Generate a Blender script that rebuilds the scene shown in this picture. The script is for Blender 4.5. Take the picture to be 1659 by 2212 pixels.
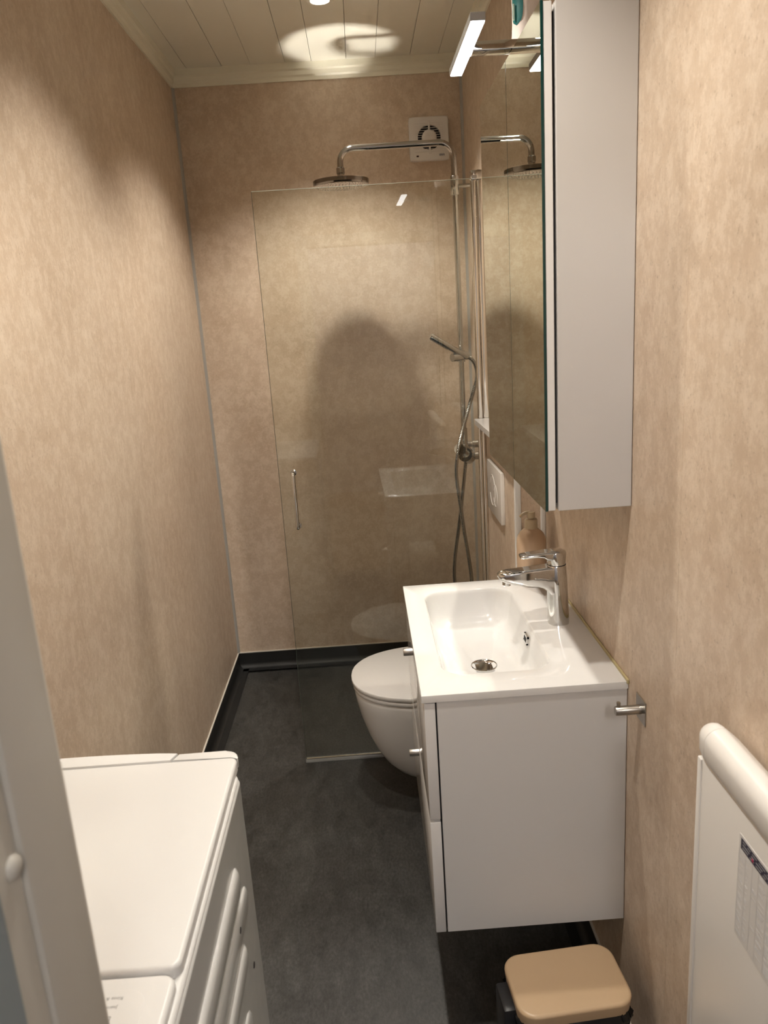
import bpy, bmesh, math, random
from mathutils import Vector, Matrix
random.seed(7)
PI = math.pi
for o in list(bpy.data.objects): bpy.data.objects.remove(o)
scene = bpy.context.scene
COL = scene.collection

# ------------------------------------------------------------------ camera, world, exposure
cam_d = bpy.data.cameras.new('camera'); cam = bpy.data.objects.new('camera', cam_d); COL.objects.link(cam)
CR = Vector((0.99751086, -0.03237266, -0.06264261)); CU = Vector((0.06865492, 0.24329355, 0.9675199)); CF = Vector((0.01608065, 0.96941233, -0.2449105))
M = Matrix.Identity(4)
for i in range(3): M[i][0] = CR[i]; M[i][1] = CU[i]; M[i][2] = -CF[i]
M.translation = (0.6424, 0.0, 1.4921)
cam.matrix_world = M
cam_d.sensor_fit = 'VERTICAL'; cam_d.sensor_height = 36.0; cam_d.lens = 1661.4 / 2212 * 36.0
cam_d.clip_start = 0.01
cam_d.dof.use_dof = True; cam_d.dof.focus_distance = 1.9; cam_d.dof.aperture_fstop = 9.0
scene.camera = cam
w = bpy.data.worlds.new('world'); scene.world = w; w.use_nodes = True
w.node_tree.nodes['Background'].inputs[0].default_value = (0.5, 0.5, 0.55, 1)
w.node_tree.nodes['Background'].inputs[1].default_value = 0.02
vs = scene.view_settings
vs.view_transform = 'Standard'; vs.look = 'None'; vs.exposure = 0.0; vs.gamma = 1.0; vs.use_curve_mapping = False

cy = scene.cycles                                      # light paths: few bounces, guided so that the chrome shower head throws its real reflection on the ceiling
cy.max_bounces = 6; cy.diffuse_bounces = 4; cy.glossy_bounces = 4; cy.transmission_bounces = 4; cy.transparent_max_bounces = 10
cy.use_guiding = True; cy.guiding_training_samples = 64; cy.sample_clamp_indirect = 0.0; cy.blur_glossy = 0.0
cy.adaptive_threshold = 0.15; cy.use_light_tree = False

# room measures (metres): left wall x=0, right wall x=W, shower wall y=YB, floor z=0
W, YB, YF, ZC, ZT = 1.0968, 3.2232, 0.44, 2.435, 2.376
SPOTS = [(0.570, 0.97), (0.58, 1.76), (0.592, 2.64)]
SPOT_W, SPOT_COL, SPOT_ANGLE, SPOT_BLEND = 51.0, (1.0, 0.93, 0.825), 116.0, 0.62
LAMP_STRENGTH = 9.0

# ------------------------------------------------------------------ materials
def new_mat(name):
    m = bpy.data.materials.new(name); m.use_nodes = True
    nt = m.node_tree; b = nt.nodes['Principled BSDF']
    return m, nt, b
def plain(name, col, rough=0.5, metal=0.0, coat=0.0, spec=0.5):
    m, nt, b = new_mat(name)
    b.inputs['Base Color'].default_value = (*col, 1); b.inputs['Roughness'].default_value = rough
    b.inputs['Metallic'].default_value = metal; b.inputs['Coat Weight'].default_value = coat
    b.inputs['Specular IOR Level'].default_value = spec
    # faint procedural variation so that nothing is perfectly uniform
    tc = nt.nodes.new('ShaderNodeTexCoord'); n = nt.nodes.new('ShaderNodeTexNoise'); n.inputs['Scale'].default_value = 35
    n.inputs['Detail'].default_value = 1
    nt.links.new(tc.outputs['Object'], n.inputs['Vector'])
    r = nt.nodes.new('ShaderNodeMapRange'); r.inputs[3].default_value = max(0.0, rough - 0.02); r.inputs[4].default_value = rough + 0.03
    if rough > 0.06:
        nt.links.new(n.outputs['Fac'], r.inputs[0]); nt.links.new(r.outputs[0], b.inputs['Roughness'])
    return m
def noise(nt, vec, scale, detail=6, rough=0.6, dist=0.0):
    n = nt.nodes.new('ShaderNodeTexNoise'); n.inputs['Scale'].default_value = scale; n.inputs['Detail'].default_value = detail
    n.inputs['Roughness'].default_value = rough; n.inputs['Distortion'].default_value = dist
    nt.links.new(vec, n.inputs['Vector']); return n.outputs['Fac']
def ramp(nt, fac, stops):
    r = nt.nodes.new('ShaderNodeValToRGB'); e = r.color_ramp.elements
    while len(e) < len(stops): e.new(0.5)
    for k, (p, c) in enumerate(stops): e[k].position = p; e[k].color = (*c, 1)
    nt.links.new(fac, r.inputs[0]); return r.outputs[0]
def mixc(nt, fac, a, b, mode='MIX'):
    n = nt.nodes.new('ShaderNodeMix'); n.data_type = 'RGBA'; n.blend_type = mode
    if isinstance(fac, float): n.inputs[0].default_value = fac
    else: nt.links.new(fac, n.inputs[0])
    for k, v in ((6, a), (7, b)):
        if isinstance(v, tuple): n.inputs[k].default_value = (*v, 1)
        else: nt.links.new(v, n.inputs[k])
    return n.outputs[2]
def mapping(nt, scale, off=(0, 0, 0)):
    g = nt.nodes.new('ShaderNodeNewGeometry'); mp = nt.nodes.new('ShaderNodeMapping')
    mp.inputs['Scale'].default_value = scale; mp.inputs['Location'].default_value = off
    nt.links.new(g.outputs['Position'], mp.inputs['Vector']); return mp.outputs[0]
def bump(nt, b, h, strength, dist=0.002):
    n = nt.nodes.new('ShaderNodeBump'); n.inputs['Strength'].default_value = strength; n.inputs['Distance'].default_value = dist
    nt.links.new(h, n.inputs['Height']); nt.links.new(n.outputs[0], b.inputs['Normal'])

def stone_mat(name, vscale, seed):
    m, nt, b = new_mat(name)
    v = mapping(nt, (1, 1, vscale), (seed, seed * 2, seed * 3))
    big = noise(nt, v, 5.0, 4, 0.65); mid = noise(nt, v, 30, 5, 0.85, 0.15); fine = noise(nt, v, 130, 3, 0.8)
    base = ramp(nt, big, [(0.30, (0.535, 0.418, 0.312)), (0.50, (0.59, 0.47, 0.36)), (0.70, (0.64, 0.525, 0.41))])
    pale = ramp(nt, mid, [(0.38, (0.0, 0.0, 0.0)), (0.49, (0.28, 0.28, 0.28)), (0.545, (0.76, 0.76, 0.76)), (0.64, (1, 1, 1))])
    c = mixc(nt, pale, mixc(nt, 1.0, base, (0.938, 0.928, 0.915), 'MULTIPLY'), mixc(nt, 0.36, base, (0.76, 0.665, 0.555)))
    sp = ramp(nt, fine, [(0.27, (0.62, 0.585, 0.545)), (0.40, (0.97, 0.965, 0.96)), (0.60, (1, 1, 1)), (0.70, (1.10, 1.10, 1.09))])
    c = mixc(nt, 0.85, c, sp, 'MULTIPLY')
    nt.links.new(c, b.inputs['Base Color'])
    b.inputs['Roughness'].default_value = 0.42; b.inputs['Specular IOR Level'].default_value = 0.35
    bump(nt, b, mid, 0.10, 0.002)
    return m
def floor_mat():
    m, nt, b = new_mat('charcoal vinyl')
    v = mapping(nt, (1, 0.5, 1)); big = noise(nt, v, 5, 3, 0.6, 0.5); mid = noise(nt, v, 26, 5, 0.8, 0.2); fine = noise(nt, mapping(nt, (1, 0.5, 1)), 170, 3, 0.75)
    c = ramp(nt, big, [(0.3, (0.017, 0.0168, 0.0162)), (0.7, (0.040, 0.0392, 0.0375))])
    p = ramp(nt, mid, [(0.40, (0, 0, 0)), (0.70, (1, 1, 1))])
    c = mixc(nt, p, c, (0.053, 0.052, 0.0495))
    f = ramp(nt, fine, [(0.3, (0.45, 0.45, 0.45)), (0.7, (1.55, 1.55, 1.55))])
    c = mixc(nt, 0.8, c, f, 'MULTIPLY')
    nt.links.new(c, b.inputs['Base Color'])
    rr = ramp(nt, mid, [(0.3, (0.40, 0.40, 0.40)), (0.7, (0.56, 0.56, 0.56))]); nt.links.new(rr, b.inputs['Roughness'])
    bump(nt, b, fine, 0.25, 0.001)
    return m
def glass_mat():
    m, nt, b = new_mat('clear shower glass'); nt.nodes.remove(b)
    out = nt.nodes['Material Output']
    t = nt.nodes.new('ShaderNodeBsdfTransparent'); t.inputs[0].default_value = (0.955, 0.968, 0.945, 1)
    g = nt.nodes.new('ShaderNodeBsdfGlossy'); g.inputs['Roughness'].default_value = 0.0; g.inputs[0].default_value = (0.97, 1, 0.97, 1)
    f = nt.nodes.new('ShaderNodeFresnel'); f.inputs['IOR'].default_value = 1.5
    # water-mark haze: tiny variation of reflectance
    mx = nt.nodes.new('ShaderNodeMixShader')
    nt.links.new(f.outputs[0], mx.inputs[0]); nt.links.new(t.outputs[0], mx.inputs[1]); nt.links.new(g.outputs[0], mx.inputs[2])
    nt.links.new(mx.outputs[0], out.inputs[0]); return m
def emit_mat(name, col, s):
    m, nt, b = new_mat(name)
    b.inputs['Base Color'].default_value = (*col, 1); b.inputs['Emission Color'].default_value = (*col, 1); b.inputs['Emission Strength'].default_value = s
    return m
def brushed(name, col, rough):
    m, nt, b = new_mat(name); b.inputs['Metallic'].default_value = 1
    v = mapping(nt, (30, 1500, 30)); f = noise(nt, v, 1.0, 3)
    c = ramp(nt, f, [(0.3, tuple(x * 0.8 for x in col)), (0.7, col)]); nt.links.new(c, b.inputs['Base Color'])
    b.inputs['Roughness'].default_value = rough; return m

STONE_L = stone_mat('beige stone laminate', 0.75, 1.3)
STONE_B = stone_mat('beige stone laminate shower wall', 0.9, 4.7)
STONE_R = stone_mat('beige stone laminate right wall', 0.75, 9.1)
FLOOR = floor_mat()
COVE = plain('black vinyl cove', (0.011, 0.011, 0.011), 0.5)
CEIL = plain('off-white ceiling board', (0.83, 0.825, 0.74), 0.35)
CREAM = plain('cream painted moulding', (0.80, 0.785, 0.67), 0.4)
STRIP = plain('grey white plastic strip', (0.36, 0.345, 0.32), 0.35)
EDGE = plain('pale edge strip', (0.62, 0.58, 0.52), 0.4)
LACQ = plain('white lacquer', (0.70, 0.695, 0.69), 0.055)
LACQ_M = plain('white foil carcass', (0.655, 0.65, 0.645), 0.42)
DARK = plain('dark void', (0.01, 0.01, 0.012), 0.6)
CERAM = plain('white ceramic', (0.66, 0.655, 0.645), 0.06, coat=0.3)
TOILETW = plain('white sanitary ceramic', (0.66, 0.65, 0.635), 0.12)
SEATW = plain('white duroplast seat', (0.72, 0.705, 0.69), 0.16)
CHROME = plain('chrome', (0.66, 0.655, 0.64), 0.05, 1.0)
CHROME_D = plain('chrome hose', (0.40, 0.39, 0.37), 0.2, 1.0)
CHROME_S = plain('shower chrome', (0.50, 0.49, 0.475), 0.07, 1.0)
CHROME_F = plain('brightened chrome disc', (0.93, 0.92, 0.90), 0.03, 1.0)
NOZZ = plain('grey rubber nozzles', (0.20, 0.19, 0.18), 0.5)
STEEL = brushed('brushed steel', (0.50, 0.475, 0.44), 0.32)
ALU = plain('polished aluminium', (0.78, 0.75, 0.70), 0.14, 1.0)
GLASS = glass_mat()
GEDGE = plain('glass edge glint', (0.72, 0.78, 0.70), 0.08, 0.0, spec=1.0)  # pale colour imitates light caught by the top edge of the glass
MIRROR = plain('mirror silver', (0.74, 0.76, 0.69), 0.0, 1.0)
TEAL = plain('green mirror edge', (0.004, 0.035, 0.032), 0.1)
WASHW = plain('shaded washer enamel', (0.47, 0.468, 0.46), 0.2, coat=0.2)  # body white darkened to imitate shade on the machine's side
WASHP = plain('white washer plastic', (0.62, 0.617, 0.61), 0.3)
INK = plain('grey print', (0.16, 0.16, 0.165), 0.5)
INKL = plain('light grey print', (0.42, 0.42, 0.43), 0.5)
NAVY = plain('navy print', (0.02, 0.018, 0.045), 0.5)
PINK = plain('magenta print', (0.5, 0.02, 0.10), 0.5)
PAPER = plain('clear sticker', (0.74, 0.73, 0.72), 0.25)
SOAP = plain('taupe soap bottle', (0.47, 0.335, 0.225), 0.3)
SOAPC = plain('taupe pump plastic', (0.46, 0.37, 0.25), 0.35)
SHAMP = plain('pale shampoo bottle', (0.72, 0.64, 0.60), 0.3)
LABELG = plain('green bottle label', (0.01, 0.12, 0.12), 0.35)
BINW = plain('warm beige bin enamel', (0.49, 0.35, 0.215), 0.35)
BINB = plain('beige bin body', (0.42, 0.33, 0.23), 0.4)
BAG = plain('black bin liner', (0.012, 0.012, 0.013), 0.16)
BLACKP = plain('black plastic', (0.012, 0.012, 0.014), 0.35)
FANW = plain('white fan plastic', (0.72, 0.695, 0.67), 0.4)
HEATW = plain('white heater enamel', (0.76, 0.74, 0.71), 0.3)
JAMB = plain('greige painted frame', (0.42, 0.40, 0.355), 0.4)
SEAL = plain('blue grey seal strip', (0.20, 0.235, 0.25), 0.5)
ROLLP = plain('white tissue', (0.80, 0.79, 0.77), 0.9)
HALLW = plain('hall paint', (0.55, 0.54, 0.56), 0.6)
HALLF = plain('hall floor wood', (0.25, 0.17, 0.10), 0.4)
SILIC = plain('yellowed silicone', (0.45, 0.38, 0.20), 0.4)
LENS = emit_mat('downlight lens', (1.0, 0.93, 0.84), 14.0)
LEDM = emit_mat('led diffuser', (0.95, 0.95, 1.0), LAMP_STRENGTH)

# ------------------------------------------------------------------ mesh helpers
class B:
    """collects shapes in world coordinates; build() links them as ONE mesh object"""
    def __init__(s): s.bm = bmesh.new()
    def _merge(s, tmp, mi=0):
        me = bpy.data.meshes.new('tmp'); tmp.to_mesh(me); tmp.free()
        n0 = len(s.bm.faces); s.bm.from_mesh(me); bpy.data.meshes.remove(me)
        s.bm.faces.ensure_lookup_table()
        for f in s.bm.faces[n0:]: f.material_index = mi
        return s
    def box(s, x0, x1, y0, y1, z0, z1, bev=0.0, seg=2, mi=0, edges=None):
        t = bmesh.new(); bmesh.ops.create_cube(t, size=1)
        for v in t.verts: v.co = Vector(((x0 + x1) / 2 + v.co.x * (x1 - x0), (y0 + y1) / 2 + v.co.y * (y1 - y0), (z0 + z1) / 2 + v.co.z * (z1 - z0)))
        if bev > 0:
            es = [e for e in t.edges if edges is None or edges(e)]
            bmesh.ops.bevel(t, geom=es, offset=bev, segments=seg, profile=0.5, affect='EDGES')
        return s._merge(t, mi)
    def tube(s, pts, r, seg=12, caps=True, mi=0):
        t = bmesh.new(); pts = [Vector(p) for p in pts]; n = len(pts); rings = []
        up = None
        for i, p in enumerate(pts):
            d = (pts[min(i + 1, n - 1)] - pts[max(i - 1, 0)]).normalized()
            if up is None:
                up = Vector((0, 0, 1)) if abs(d.z) < 0.9 else Vector((1, 0, 0))
            a = (up - d * up.dot(d)).normalized(); b_ = d.cross(a); up = a
            rr = r[i] if isinstance(r, (list, tuple)) else r
            rings.append([t.verts.new(p + (a * math.cos(2 * PI * k / seg) + b_ * math.sin(2 * PI * k / seg)) * rr) for k in range(seg)])
        for i in range(n - 1):
            for k in range(seg): t.faces.new((rings[i][k], rings[i][(k + 1) % seg], rings[i + 1][(k + 1) % seg], rings[i + 1][k]))
        if caps: t.faces.new(rings[0][::-1]); t.faces.new(rings[-1])
        return s._merge(t, mi)
    def lathe(s, prof, c, axis='z', seg=32, mi=0, sx=1.0, sy=1.0):
        t = bmesh.new(); rings = []
        for (r, h) in prof:
            ring = []
            for k in range(seg):
                a = 2 * PI * k / seg; u, v = r * math.cos(a) * sx, r * math.sin(a) * sy
                p = {'z': (u, v, h), 'x': (h, u, v), 'y': (v, h, u)}[axis]
                ring.append(t.verts.new(Vector(c) + Vector(p)))
            rings.append(ring)
        for i in range(len(rings) - 1):
            for k in range(seg): t.faces.new((rings[i][k], rings[i][(k + 1) % seg], rings[i + 1][(k + 1) % seg], rings[i + 1][k]))
        if prof[0][0] > 1e-6: t.faces.new(rings[0][::-1])
        if prof[-1][0] > 1e-6: t.faces.new(rings[-1])
        return s._merge(t, mi)
    def prism(s, poly, a0, a1, axis='y', bev=0.0, seg=3, mi=0):
        """poly in the plane across axis: y -> (x,z), x -> (y,z), z -> (x,y)"""
        t = bmesh.new()
        def P(u, v, h): return {'y': (u, h, v), 'x': (h, u, v), 'z': (u, v, h)}[axis]
        A = [t.verts.new(P(u, v, a0)) for u, v in poly]; C = [t.verts.new(P(u, v, a1)) for u, v in poly]
        f0 = t.faces.new(A); f1 = t.faces.new(C[::-1]); n = len(poly)
        for i in range(n): t.faces.new((A[i], C[i], C[(i + 1) % n], A[(i + 1) % n]))
        if bev > 0:
            es = list(set(f0.edges) | set(f1.edges))
            bmesh.ops.bevel(t, geom=es, offset=bev, segments=seg, profile=0.5, affect='EDGES')
        return s._merge(t, mi)
    def loft(s, loops, cap0=True, cap1=True, mi=0, closed=True):
        t = bmesh.new(); R = [[t.verts.new(p) for p in lp] for lp in loops]; n = len(R[0])
        for i in range(len(R) - 1):
            for k in range(n if closed else n - 1): t.faces.new((R[i][k], R[i][(k + 1) % n], R[i + 1][(k + 1) % n], R[i + 1][k]))
        if cap0: t.faces.new(R[0][::-1])
        if cap1: t.faces.new(R[-1])
        return s._merge(t, mi)
    def build(s, name, mats, parent=None, smooth=True, angle=35, recalc=True):
        if recalc: bmesh.ops.recalc_face_normals(s.bm, faces=s.bm.faces[:])
        me = bpy.data.meshes.new(name); 
        off = Vector((0, 0, 0))
        if parent is not None: off = ORG.get(parent.name, Vector((0, 0, 0)))
        else:
            xs = [v.co for v in s.bm.verts]
            off = Vector(((min(v.x for v in xs) + max(v.x for v in xs)) / 2, (min(v.y for v in xs) + max(v.y for v in xs)) / 2, min(v.z for v in xs)))
        for v in s.bm.verts: v.co -= off
        s.bm.to_mesh(me); s.bm.free()
        for m in (mats if isinstance(mats, (list, tuple)) else [mats]): me.materials.append(m)
        if smooth:
            me.polygons.foreach_set('use_smooth', [True] * len(me.polygons))
            me.set_sharp_from_angle(angle=math.radians(angle))
        o = bpy.data.objects.new(name, me); COL.objects.link(o)
        if parent is not None: o.parent = parent; ORG[o.name] = off
        else: o.location = off; ORG[o.name] = off
        return o
ORG = {}
def tag(o, label=None, cat=None, group=None, kind=None):
    if label: o['label'] = label
    if cat: o['category'] = cat
    if group: o['group'] = group
    if kind: o['kind'] = kind
    return o
def thing(name, label, cat, loc, group=None, kind=None):
    o = bpy.data.objects.new(name, None); COL.objects.link(o); o.location = loc; o.empty_display_size = 0.05
    ORG[o.name] = Vector(loc)
    return tag(o, label, cat, group, kind)
def struct(name, label, mats, b, **k):
    return tag(b.build(name, mats, **k), label, name.split('_')[0], kind='structure')
def rrect(x0, x1, y0, y1, r, n=8):
    pts = []
    for cx, cy, a0 in ((x1 - r, y1 - r, 0), (x0 + r, y1 - r, 90), (x0 + r, y0 + r, 180), (x1 - r, y0 + r, 270)):
        for k in range(n + 1):
            a = math.radians(a0 + 90 * k / n); pts.append((cx + r * math.cos(a), cy + r * math.sin(a)))
    return pts
def text_bm(b, txt, size, origin, right, up, mi=0):
    cu = bpy.data.curves.new('t', 'FONT'); cu.body = txt; cu.size = size; cu.resolution_u = 3
    o = bpy.data.objects.new('t', cu); COL.objects.link(o)
    dg = bpy.context.evaluated_depsgraph_get(); me = bpy.data.meshes.new_from_object(o.evaluated_get(dg))
    right = Vector(right).normalized(); up = Vector(up).normalized()
    for v in me.vertices: v.co = Vector(origin) + right * v.co.x + up * v.co.y
    n0 = len(b.bm.faces); b.bm.from_mesh(me); b.bm.faces.ensure_lookup_table()
    for f in b.bm.faces[n0:]: f.material_index = mi
    bpy.data.objects.remove(o); bpy.data.curves.remove(cu); bpy.data.meshes.remove(me)
def spline(pts, n=8):
    P = [Vector(p) for p in pts]; P = [P[0] * 2 - P[1]] + P + [P[-1] * 2 - P[-2]]; out = []
    for i in range(1, len(P) - 2):
        for k in range(n):
            t = k / n; a, b_, c, d = P[i - 1], P[i], P[i + 1], P[i + 2]
            out.append(0.5 * ((2 * b_) + (c - a) * t + (2 * a - 5 * b_ + 4 * c - d) * t * t + (3 * b_ - a - 3 * c + d) * t ** 3))
    out.append(P[-2]); return out
def arc(cx, cy, r, a0, a1, n):
    return [(cx + r * math.cos(math.radians(a0 + (a1 - a0) * k / n)), cy + r * math.sin(math.radians(a0 + (a1 - a0) * k / n))) for k in range(n + 1)]

# ------------------------------------------------------------------ the setting
YG = 2.417; XH = 1.000; TH = 0.0105                    # shower door plane, hinge post, slight opening
def yg(x): return YG + TH * (x - XH)
xg = 0.357
b = B(); t = bmesh.new()
FX = [(-0.02, YF - 0.12, 0), (W + 0.02, YF - 0.12, 0), (W + 0.02, YG, 0), (xg, YG, 0), (-0.02, 2.29, 0), (-0.02, YB + 0.02, -0.010), (W + 0.02, YB + 0.02, -0.004)]
V = [t.verts.new(p) for p in FX]
t.faces.new((V[0], V[1], V[2], V[3], V[4])); t.faces.new((V[4], V[3], V[6], V[5])); t.faces.new((V[3], V[2], V[6]))
b._merge(t); b.box(-0.02, W + 0.02, YF - 0.12, YB + 0.02, -0.06, -0.02)
struct('floor', 'charcoal mottled vinyl floor sloping into the shower corner', FLOOR, b, smooth=False, recalc=False)

def panels(parent, axis, fixed0, fixed1, edges, z0, z1, mat):
    for a, c in zip(edges[:-1], edges[1:]):
        b = B()
        if axis == 'y': b.box(fixed0, fixed1, a + 0.00015, c - 0.00015, z0, z1, 0.0003, 1)
        else: b.box(a + 0.00015, c - 0.00015, fixed0, fixed1, z0, z1, 0.0003, 1)
        b.build('wall_panel', mat, parent, smooth=False)
HB = 0.07
wl = struct('wall_left', 'beige stone-look panelled wall behind the washing machine', STONE_L, B().box(-0.10, -0.012, YF - 0.12, YB + 0.1, -0.05, ZC + 0.06))
panels(wl, 'y', -0.012, 0.0, [YF - 0.11, 0.98, 1.58, 2.18, 2.78, YB + 0.012], HB - 0.03, ZC + 0.01, STONE_L)
wb = struct('wall_back', 'beige stone-look shower wall at the far end', STONE_B, B().box(-0.10, W + 0.1, YB + 0.012, YB + 0.1, -0.05, ZC + 0.06))
panels(wb, 'x', YB, YB + 0.012, [0.0, W], HB - 0.03, ZC + 0.01, STONE_B)
wr = struct('wall_right', 'beige stone-look panelled wall behind vanity and heater', STONE_R, B().box(W + 0.012, W + 0.1, YF - 0.12, YB + 0.1, -0.05, ZC + 0.06))
panels(wr, 'y', W, W + 0.012, [YF - 0.11, 0.49, 1.085, 1.68, 2.28, 2.88, YB + 0.012], HB - 0.03, ZC + 0.01, STONE_R)
DX0, DX1, DZ = 0.435, 1.06, 1.885                      # door opening in the near wall
b = B(); b.box(-0.1, DX0 - 0.04, YF - 0.12, YF, -0.05, ZC + 0.06); b.box(DX0 - 0.04, W + 0.1, YF - 0.12, YF, DZ + 0.04, ZC + 0.06); b.box(DX1 + 0.03, W + 0.1, YF - 0.12, YF, -0.05, DZ + 0.04)
struct('wall_front', 'beige stone-look wall around the doorway behind the camera', STONE_L, b)
# cistern boxing
BX, BY0, BY1, BZ = 1.020, 1.945, 2.425, 1.148
wc = struct('wall_cistern', 'beige stone-look boxing behind the wall-hung toilet', STONE_R, B().box(BX + 0.01, W + 0.01, BY0 + 0.01, BY1, 0.0, BZ - 0.002))
B().box(BX, BX + 0.01, BY0 + 0.012, BY1, HB - 0.03, BZ - 0.002).build('wall_panel', STONE_R, wc, smooth=False)
B().box(BX + 0.014, W, BY0, BY0 + 0.01, HB - 0.03, BZ - 0.002).build('wall_panel', STONE_R, wc, smooth=False)
B().box(BX - 0.002, BX + 0.014, BY0 - 0.002, BY0 + 0.014, 0.0, BZ - 0.002, 0.002, 2).build('corner_profile', plain('white corner profile', (0.62, 0.60, 0.57), 0.3), wc)
B().box(W - 0.013, W, BY0 - 0.012, BY0, 0.0, BZ - 0.002, 0.003, 2).build('inner_profile', plain('white inner profile', (0.66, 0.64, 0.61), 0.3), wc)
# vinyl cove up the walls
def cove(name, label, pts):
    """pts: function (d, z) -> world for the two ends"""
    r = 0.022; prof = [(0.0, HB), (0.004, HB), (0.004, r)] + [(0.004 + r - r * math.cos(math.radians(a)), r - r * math.sin(math.radians(a))) for a in range(15, 91, 15)] + [(0.045, 0.0008), (0.0, 0.0008)]
    b = B(); b.loft([[f(d, z) for d, z in prof] for f in pts]); return struct(name, label, COVE, b)
cove('baseboard_left', 'black vinyl cove along the left wall', [lambda d, z: (d, YF, z), lambda d, z: (d, YB, z)])
cove('baseboard_back', 'black vinyl cove along the shower wall', [lambda d, z: (0, YB - d, z), lambda d, z: (W, YB - d, z)])
cove('baseboard_right', 'black vinyl cove under the vanity', [lambda d, z: (W - d, YF, z), lambda d, z: (W - d, BY0, z)])
cove('baseboard_shower', 'black vinyl cove beside the shower mixer', [lambda d, z: (W - d, BY1, z), lambda d, z: (W - d, YB, z)])
b = B(); b.box(0, 0.005, YF, YB, HB, HB + 0.004)
struct('trim_1', 'thin pale edge strip above the left cove', EDGE, b)
b = B(); b.box(0, W, YB - 0.005, YB, HB, HB + 0.004); struct('trim_2', 'thin pale edge strip above the shower cove', EDGE, b)
b = B(); b.box(W - 0.005, W, YF, BY0, HB, HB + 0.004); struct('trim_3', 'thin pale edge strip above the right cove', EDGE, b)
def quad_strip(name, label, x, y, sx, sy):
    b = B(); s = 0.010
    b.prism([(x, y), (x + sx * s, y), (x + sx * s * 0.8, y + sy * s * 0.45), (x + sx * s * 0.45, y + sy * s * 0.8), (x, y + sy * s)], HB + 0.004, ZT + 0.03, 'z')
    return struct(name, label, STRIP, b)
quad_strip('trim_4', 'grey plastic strip in the left shower corner', 0, YB, 1, -1)
quad_strip('trim_5', 'grey plastic strip in the right shower corner', W, YB, -1, -1)
# ceiling of boards
cl = struct('ceiling', 'off-white board ceiling', CEIL, B().box(-0.1, W + 0.1, YF - 0.12, YB + 0.1, ZC + 0.03, ZC + 0.08))
CE = [-0.005, 0.068, 0.199, 0.306, 0.435, 0.533, 0.663, 0.771, 0.902, 1.008, W + 0.005]
TL = [0, 0.25, -0.3, 0.2, -0.15, 0.5, -0.35, 0.7, -0.5, 0.2, 0]
for k, (a, c) in enumerate(zip(CE[:-1], CE[1:])):
    b = B(); dz = math.radians(TL[k]) * (c - a) / 2; h = random.uniform(-0.0008, 0.0008)
    b.prism([(a + 0.0008, ZC + h - dz), (c - 0.0008, ZC + h + dz), (c - 0.0008, ZC + 0.02), (a + 0.0008, ZC + 0.02)], YF, YB, 'y')
    b.build('ceiling_plank', CEIL, cl, smooth=False)
def crown(name, label, f0, f1):
    prof = [(0, ZT), (0.006, ZT), (0.0075, ZT + 0.012), (0.0125, ZT + 0.018), (0.0145, ZT + 0.032), (0.0215, ZT + 0.037), (0.023, ZC + 0.004), (0, ZC + 0.004)]
    b = B(); b.loft([[f0(d, z) for d, z in prof], [f1(d, z) for d, z in prof]]); return struct(name, label, CREAM, b, angle=20)
crown('trim_6', 'cream ceiling moulding along the left wall', lambda d, z: (d, YF, z), lambda d, z: (d, YB - d, z))
crown('trim_7', 'cream ceiling moulding above the shower wall', lambda d, z: (d, YB - d, z), lambda d, z: (W - d, YB - d, z))
crown('trim_8', 'cream ceiling moulding along the right wall', lambda d, z: (W - d, YF, z), lambda d, z: (W - d, YB - d, z))
crown('trim_9', 'cream ceiling moulding above the doorway', lambda d, z: (0, YF + d, z), lambda d, z: (W, YF + d, z))
# silicone joint behind the washbasin
struct('trim_10', 'yellowed silicone joint behind the washbasin', SILIC, B().box(W - 0.004, W, 1.288, 1.90, 0.806, 0.816, 0.0015, 1))
# doorway
dr = thing('door_1', 'greige painted door frame at the left edge', 'door', (DX0, YF, 0), kind='structure')
b = B(); b.box(DX0 - 0.04, DX0, YF - 0.062, YF + 0.001, 0, DZ + 0.03, 0.0025, 2); b.build('jamb', JAMB, dr)
B().box(DX0 - 0.04, DX0 - 0.0035, YF - 0.145, YF - 0.062, 0, DZ + 0.03, 0.002, 2).build('rebate', JAMB, dr)
B().box(DX0 - 0.0040, DX0 - 0.0028, YF - 0.145, YF - 0.088, 0, DZ + 0.02, 0.0005, 1).build('seal_strip', SEAL, dr)
B().lathe([(0.0, 0.0045), (0.0035, 0.0043), (0.0062, 0.003), (0.0075, 0.0008), (0.0075, -0.001)], (DX0 - 0.0035, YF - 0.0705, 1.212), 'x', 20).build('screw_cap', JAMB, dr)
B().box(DX0 - 0.062, DX0 - 0.004, YF + 0.001, YF + 0.012, 0, DZ + 0.055, 0.003, 2).build('casing', plain('casing paint', (0.62, 0.60, 0.54), 0.4), dr)
B().box(DX0 - 0.004, W - 0.001, YF + 0.001, YF + 0.012, DZ - 0.004, DZ + 0.055, 0.003, 2).build('casing', bpy.data.materials['casing paint'], dr)
B().box(DX0 - 0.04, W, YF - 0.145, YF + 0.001, DZ, DZ + 0.03, 0.002, 2).build('head_jamb', JAMB, dr)
B().box(DX1, DX1 + 0.03, YF - 0.145, YF + 0.001, 0, DZ + 0.03, 0.002, 2).build('jamb', JAMB, dr)
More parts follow.
